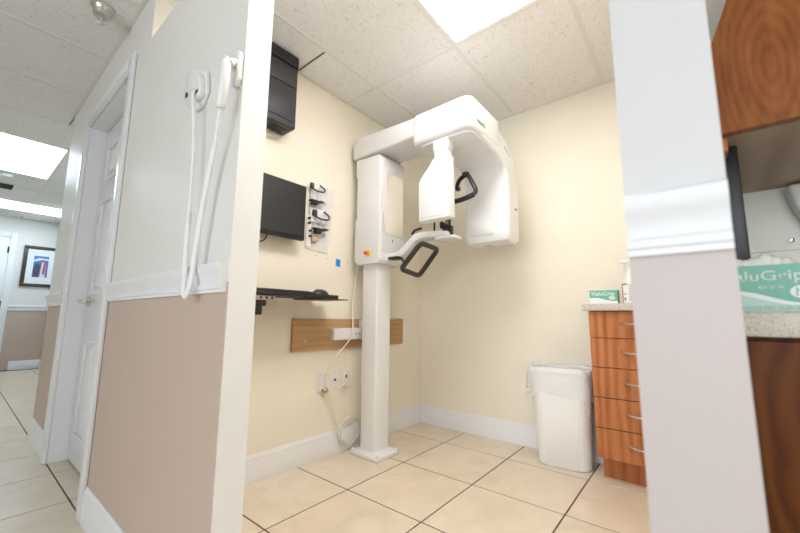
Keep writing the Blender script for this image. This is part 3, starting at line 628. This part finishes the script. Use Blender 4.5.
# glove cartons: generic printed faces
def carton(x0, x1, y0, y1, z0, z1, label, near):
    e = empty('glove_box', ((x0+x1)/2, (y0+y1)/2, z0), label, 'box', 'green and white glove boxes')
    W_, H_ = x1-x0, z1-z0; yf = y0-.0004
    obj('carton', B(x0, x1, y0, y1, z0, z1, .001, 1), 'green', e, 0)
    def sw(t): return z0+H_*(.50-.34*(1/(1+math.exp(-(t-.5)*7)))) if near else z0+H_*(.42+.05*math.sin(t*5.5+.6)-.30*max(0, t-.35))
    n = 24
    pts = [(x0+W_*k/n, sw(k/n)) for k in range(n+1)]
    bm = bmesh.new(); prism(bm, [(x0, z0+.001)]+pts+[(x1, z0+.001)], 'y', yf, y0+.0005); obj('lower_print', bm, 'palegreen' if near else 'card', e, 0)
    bm = bmesh.new(); prism(bm, pts+[(p[0], p[1]-H_*(.03+.07*math.sin(math.pi*min(1, (i/n)*1.2)))) for i, p in reversed(list(enumerate(pts)))], 'y', yf-.0003, y0); obj('swoosh', bm, 'card', e, 0)
    bm = text_bm('ValuGrip', H_*(.30 if near else .38), (x0+W_*(.015 if near else .07), yf, z0+H_*(.67 if near else .62)), (1, 0, 0), (0, 0, 1), .0003, W_*.84, H_*.005)
    obj('lettering', bm, 'lgreen', e, 0)
    # the size oval
    ox, oz = x0+W_*.81, z0+H_*(.42 if near else .45); rx, rz = W_*.11, H_*.13
    bm = bmesh.new(); prism(bm, [(ox+rx*math.cos(2*math.pi*k/24), oz+rz*math.sin(2*math.pi*k/24)) for k in range(24)], 'y', yf-.0006, y0); obj('size_oval', bm, 'card', e, 0)
    bm = text_bm('M', rz*1.9, (ox, yf-.0006, oz-rz*.65), (1, 0, 0), (0, 0, 1), .0003, None, 0, align='CENTER'); obj('size_letter', bm, 'inkgreen', e, 0)
    if near:
        bm = text_bm('BOX OF 100', H_*.085, (x0+W_*.40, yf, z0+H_*.50), (1, 0, 0), (0, 0, 1), .0003, W_*.25, .0001); obj('lettering', bm, 'card', e, 0)
        bm = text_bm('POWDER-FREE EXAM GLOVES', H_*.105, (x0+W_*.18, yf, z0+H_*.065), (1, 0, 0), (0, 0, 1), .0003, W_*.76); obj('lettering', bm, 'inkgreen', e, 0)
    return e
carton(.945, 1.09, .145, .225, .947, 1.030, 'small green and white glove box on the drawer cabinet counter', False)
# spray bottle
sb = empty('spray_bottle', (1.155, .15, .947), 'white spray bottle with a red edged label on the drawer cabinet counter', 'bottle')
bm = bmesh.new(); o_ = (1.162, .16, .947)
lathe(bm, [(.040, 0), (.046, .004), (.047, .01), (.047, .118), (.044, .13), (.026, .168), (.016, .195), (.0145, .205), (.0145, .215)], o_, 'z', 24); obj('bottle', bm, 'bottle', sb)
bm = bmesh.new(); lathe(bm, [(.017, .205), (.017, .228), (.012, .232)], o_, 'z', 16); Bx(bm, 1.116, 1.180, .151, .169, 1.178, 1.202, .006); Bx(bm, 1.106, 1.120, .154, .166, 1.184, 1.198, .003); obj('trigger_head', bm, 'white2', sb)
bm = bmesh.new(); tube(bm, smooth_path([(1.138, .16, 1.18), (1.130, .16, 1.16), (1.134, .16, 1.14)], 4), .005, 8); obj('trigger', bm, 'white2', sb)
def wrap(a0, a1, z0, z1, r):
    t = bmesh.new(); n = max(2, int((a1-a0)/6)); A = []; C = []
    for k in range(n+1):
        a = math.radians(a0+(a1-a0)*k/n); x, y = o_[0]+r*math.cos(a), o_[1]+r*math.sin(a); A.append(t.verts.new((x, y, z0))); C.append(t.verts.new((x, y, z1)))
    for k in range(n): t.faces.new((A[k], A[k+1], C[k+1], C[k]))
    return t
lb = obj('label', wrap(170, 330, .957, 1.062, .0475), 'card', sb)
obj('red_stripe', wrap(196, 212, .957, 1.062, .0478), 'pred', lb); obj('red_stripe', wrap(212, 250, 1.054, 1.062, .0478), 'pred', lb)
for k in range(9): obj('print_line', wrap(258, 300, .966+.0105*k, .9715+.0105*k, .0478), 'greyink', lb)
obj('print_line', wrap(225, 236, .968, .982, .0478), 'ink', lb); obj('print_line', wrap(222, 246, 1.0, 1.006, .0478), 'greyink', lb)
# ================================================================== CORRIDOR WALL: EXPOSURE SWITCH
F = YH
hb = empty('switch_base', (.18, F-.02, 1.53), 'white rounded wall box of the exposure switch with black slots', 'wall switch')
bm = bmesh.new(); prism(bm, [(.085, 1.625), (.084, 1.668), (.115, 1.690), (.20, 1.682), (.262, 1.650), (.278, 1.575), (.245, 1.535), (.197, 1.535), (.121, 1.58)], 'y', F-.014, F-.0005, .004, 2); obj('back_plate', bm, 'white', hb)
bm = bmesh.new(); prism(bm, [(.208+.058*math.cos(a)-.028*math.sin(a), 1.617+.066*math.sin(a)-.014*math.cos(a)) for a in [2*math.pi*k/28 for k in range(28)]], 'y', F-.032, F-.013, .008, 3); obj('dome_cover', bm, 'white', hb, 60)
obj('slot', B(.222, .262, F-.0345, F-.025, 1.566, 1.577, .003), 'black', hb); obj('slot', B(.108, .124, F-.0175, F-.0135, 1.615, 1.632, .003), 'black', hb)
hk = empty('wand_holder', (.45, F-.02, 1.5), 'white hook bracket near the white wall end holding the hand switch', 'hook')
bm = bmesh.new(); prism(bm, [(.448, 1.515), (.475, 1.505), (.489, 1.525), (.489, 1.605), (.475, 1.618), (.448, 1.605)], 'y', F-.016, F-.0005, .004, 2); obj('bracket_plate', bm, 'white', hk)
bm = bmesh.new(); tube(bm, smooth_path([(.472, F-.010, 1.575), (.470, F-.024, 1.574), (.476, F-.034, 1.560)], 5), .012, 10); obj('hook_arm', bm, 'white', hk)
hs = empty('exposure_hand_switch', (.43, F-.05, .91), 'white hand switch with coiled cord hanging on the corridor wall', 'hand switch')
wx, wy = .484, F-.049
bm = bmesh.new(); tube(bm, [(wx+.004, wy, 1.556), (wx+.003, wy, 1.549), (wx, wy, 1.49), (wx-.009, wy, 1.427), (wx-.010, wy, 1.42)], .013, 14, radii=[.008, .013, .0125, .013, .009]); obj('wand', bm, 'white', hs)
bm = bmesh.new(); lathe(bm, [(.007, 0), (.007, .010), (.004, .013)], (wx+.004, wy, 1.555), 'z', 12); obj('push_button', bm, 'white2', hs)
cy_ = F-.036
bm = bmesh.new(); tube(bm, smooth_path([(wx-.012, wy, 1.43), (.452, cy_-.008, 1.37), (.428, cy_, 1.32)], 5), .0045, 8); obj('cord', bm, 'whitecable', hs)
c2 = smooth_path([(.428, cy_, 1.33), (.402, cy_, 1.25), (.382, cy_, 1.17), (.358, cy_, 1.045), (.344, cy_, .955), (.334, cy_-.004, .921), (.324, cy_-.004, .913), (.313, cy_-.004, .925), (.305, cy_-.002, .96), (.292, cy_, 1.05), (.289, cy_, 1.15)], 8)
bm = bmesh.new(); tube(bm, c2, .0072, 8); obj('coiled_cord', bm, 'whitecable', hs)
bm = bmesh.new(); tube(bm, smooth_path([(.289, cy_, 1.14), (.287, cy_, 1.25), (.270, cy_, 1.42), (.252, F-.042, 1.545), (.245, F-.036, 1.57)], 6), .0042, 8); obj('cord', bm, 'whitecable', hs)
bm = bmesh.new(); tube(bm, [(.289, cy_, 1.13), (.2885, cy_, 1.165)], .0085, 10); obj('strain_relief', bm, 'white2', hs)
# sprinkler head
sp = empty('fire_sprinkler', (-.79, -1.955, HC-.003), 'brushed metal fire sprinkler head on the corridor ceiling', 'sprinkler')
so = (-.79, -1.955, HC-.003)
bm = bmesh.new(); lathe(bm, [(.048, 0), (.050, -.004), (.044, -.010), (.038, -.03), (.034, -.05), (.026, -.056), (.014, -.058)], so, 'z', 24); obj('escutcheon', bm, 'steel', sp)
bm = bmesh.new(); lathe(bm, [(.011, -.056), (.011, -.068), (.005, -.07), (.004, -.088)], so, 'z', 14); obj('nozzle', bm, 'chrome', sp)
bm = bmesh.new()
for s in (-1, 1): tube(bm, [(so[0]+s*.010, so[1], so[2]-.062), (so[0]+s*.013, so[1], so[2]-.078), (so[0], so[1], so[2]-.09)], .002, 6)
obj('yoke', bm, 'chrome', sp)
bm = bmesh.new(); lathe(bm, [(.004, -.088), (.018, -.089), (.018, -.091), (.004, -.093)], so, 'z', 16); obj('deflector', bm, 'chrome', sp)
# corridor vent and smoke detector
vt = empty('ceiling_vent', (-4.95, -2.2, HC-.003), 'dark slot air vent in the corridor ceiling past the first light', 'vent')
bm = bmesh.new()
for q in ((-5.14, -4.80, -2.45, -2.43), (-5.14, -4.80, -1.96, -1.94), (-5.14, -5.11, -2.43, -1.96), (-4.83, -4.80, -2.43, -1.96)): Bx(bm, *q, HC-.010, HC-.003)
obj('vent_frame', bm, 'lightframe', vt, 0)
obj('duct', B(-5.11, -4.83, -2.43, -1.96, HC-.0045, HC-.003), 'ventblack', vt, 0)
for k in range(5): obj('louvre', B(-5.10+.055*k, -5.085+.055*k, -2.43, -1.96, HC-.009, HC-.0045), 'ventblack', vt, 0)
sm = empty('smoke_detector', (-4.38, -2.06, HC-.003), 'small round detector on the corridor ceiling beside the first light', 'detector')
bm = bmesh.new(); lathe(bm, [(.06, 0), (.06, -.012), (.045, -.03), (.02, -.034)], (-4.42, -2.05, HC-.003), 'z', 20); obj('detector_body', bm, 'white2', sm)
bm = bmesh.new(); lathe(bm, [(.052, -.012), (.054, -.018), (.05, -.021)], (-4.42, -2.05, HC-.003), 'z', 20); obj('dark_band', bm, 'greyp', sm)
# framed picture: generic street print
pf = empty('framed_picture', (XF+.02, -1.41, 1.315), 'framed picture in a dark frame with white mat on the far wall', 'picture')
y0, y1, z0, z1 = -1.635, -1.20, 1.315, 1.985
bm = bmesh.new()
fwid = .05
for q in ((y0, y1, z0, z0+fwid), (y0, y1, z1-fwid, z1), (y0, y0+fwid, z0+fwid, z1-fwid), (y1-fwid, y1, z0+fwid, z1-fwid)): Bx(bm, XF+.001, XF+.035, *q, .006, 2)
obj('frame', bm, 'frame', pf)
obj('mat_board', B(XF+.001, XF+.018, y0+fwid, y1-fwid, z0+fwid, z1-fwid), 'matboard', pf, 0)
py0, py1, pz0, pz1 = y0+.13, y1-.13, z0+.16, z1-.16
pr_ = obj('print', B(XF+.018, XF+.020, py0, py1, pz0, pz1), 'pblue', pf, 0)
bm = bmesh.new(); prism(bm, [(py0, pz0), (py0+.075, pz0), (py0+.085, pz0+.20), (py0+.04, pz0+.235), (py0, pz0+.17)], 'x', XF+.0195, XF+.0215); obj('print_shape', bm, 'pdark', pr_, 0)
bm = bmesh.new(); prism(bm, [(py0+.085, pz0), (py0+.15, pz0), (py0+.15, pz0+.26), (py0+.10, pz0+.25)], 'x', XF+.0195, XF+.0215); obj('print_shape', bm, 'pwhite', pr_, 0)
bm = bmesh.new(); prism(bm, [(py0+.11, pz0+.05), (py0+.145, pz0+.05), (py0+.15, pz0+.27), (py0+.12, pz0+.25)], 'x', XF+.021, XF+.0225); obj('print_shape', bm, 'pred', pr_, 0)
bm = bmesh.new(); prism(bm, [(py0, pz1-.10), (py0+.10, pz1-.06), (py1, pz1-.07), (py1, pz1-.04), (py0+.06, pz1-.03), (py0, pz1-.07)], 'x', XF+.0195, XF+.0212); obj('print_shape', bm, 'pwhite', pr_, 0)
# ================================================================== RIGHT: WORKTOP BESIDE THE PARTITION
bc = empty('base_cabinet', (1.9, -1.2, 0), 'dark cherry base cabinet right of the partition end', 'cabinet')
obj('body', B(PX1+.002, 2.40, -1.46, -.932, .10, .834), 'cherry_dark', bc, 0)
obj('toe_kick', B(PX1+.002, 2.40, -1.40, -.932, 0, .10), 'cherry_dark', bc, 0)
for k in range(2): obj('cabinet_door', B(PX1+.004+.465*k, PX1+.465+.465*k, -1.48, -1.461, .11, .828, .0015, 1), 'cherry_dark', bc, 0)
tag(obj('worktop', B(PX1+.001, 2.42, -1.50, -.932, .8345, .872, .003), 'counter'), 'speckled beige worktop under the large glove box', 'countertop')
carton(PX1+.004, PX1+.004+.119, -1.425, -1.345, .872, .951, 'large looking green glove box at the right edge on the near worktop', True)
bm = bmesh.new()
random.seed(3)
for k in range(6):
    x = PX1+.030+.012*k; h = .014+.012*random.random()
    t = bmesh.new(); bmesh.ops.create_icosphere(t, subdivisions=2, radius=1)
    for v in t.verts: v.co = Vector((x+v.co.x*.014+random.uniform(-.001, .001), -1.392+v.co.y*.018+random.uniform(-.002, .002), .951+max(v.co.z, 0)*h+random.uniform(0, .0015)))
    merge(bm, t)
tag(obj('glove_tuft', bm, 'bottle', smooth=60), 'pale gloves puffing out of the top of the near glove box', 'gloves')
uc = empty('upper_cabinet', (1.9, -1.2, 1.205), 'cherry wood wall cabinet at the upper right of the partition', 'cabinet')
UZ = 1.205
OUT = [(PX1+.002, UZ+.004), (2.40, UZ+.004), (2.40, 2.16), (1.80, 2.16), (1.527, 1.468), (1.521, 1.45), (1.497, 1.385), (PX1+.002, 1.32)]
bm = bmesh.new(); prism(bm, OUT, 'y', -1.38, -.932); obj('body', bm, 'cherry', uc, 0)
obj('underside_panel', B(PX1+.022, 2.38, -1.382, -.934, UZ, UZ+.0045), 'under', uc, 0)
bm = bmesh.new(); prism(bm, [(x, z-(.006 if z < UZ+.01 else 0)) for x, z in OUT], 'y', -1.402, -1.381, .001, 1)
obj('cabinet_door', bm, 'cherry_big', uc, 0)
obj('side_rail', B(PX1+.002, PX1+.040, -1.379, -1.336, UZ-.028, UZ, .002), 'cherry', uc, 0)
bs = empty('mounted_screen', (1.508, -1.15, .962), 'black screen edge fixed to the partition under the cherry wall cabinet', 'screen')
obj('screen_body', B(1.494, 1.523, -1.33, -.97, .962, 1.2025, .003), 'black', bs)
obj('mount', B(PX1+.0005, 1.495, -1.20, -1.10, 1.04, 1.12, .003), 'black', bs)
# backsplash ledge and hook on the pale wall
tag(obj('trim_6', B(PX1+.001, 2.40, -.936, -.9305, 1.038, 1.042, .001), 'backing', smooth=0), kind='structure', label='thin horizontal seam strip on the pale wall')
hk2 = empty('wall_hook', (1.64, -.935, 1.05), 'tiny metal hook on the pale wall above the worktop', 'hook')
bm = bmesh.new(); lathe(bm, [(.0045, 0), (.0045, -.003)], (1.64, -.9305, 1.062), 'y', 12); obj('rosette', bm, 'steel', hk2)
bm = bmesh.new(); tube(bm, smooth_path([(1.64, -.933, 1.062), (1.64, -.948, 1.058), (1.64, -.952, 1.066)], 4), .0018, 6); obj('prong', bm, 'steel', hk2)
dsp = empty('paper_dispenser', (1.70, -.97, 1.0), 'off white rounded dispenser on the pale wall at the right edge', 'dispenser')
bm = bmesh.new(); prism(bm, [(1.668, 1.08), (1.645, 1.14), (1.635, 1.199), (1.80, 1.199), (1.80, 1.06), (1.69, 1.06)], 'y', -.985, -.931, .012, 3); obj('dispenser_body', bm, 'bottle', dsp)
bm = bmesh.new(); Bx(bm, 1.70, 1.79, -.98, -.95, 1.052, 1.061, .002); obj('outlet_slot', bm, 'greyp', dsp)
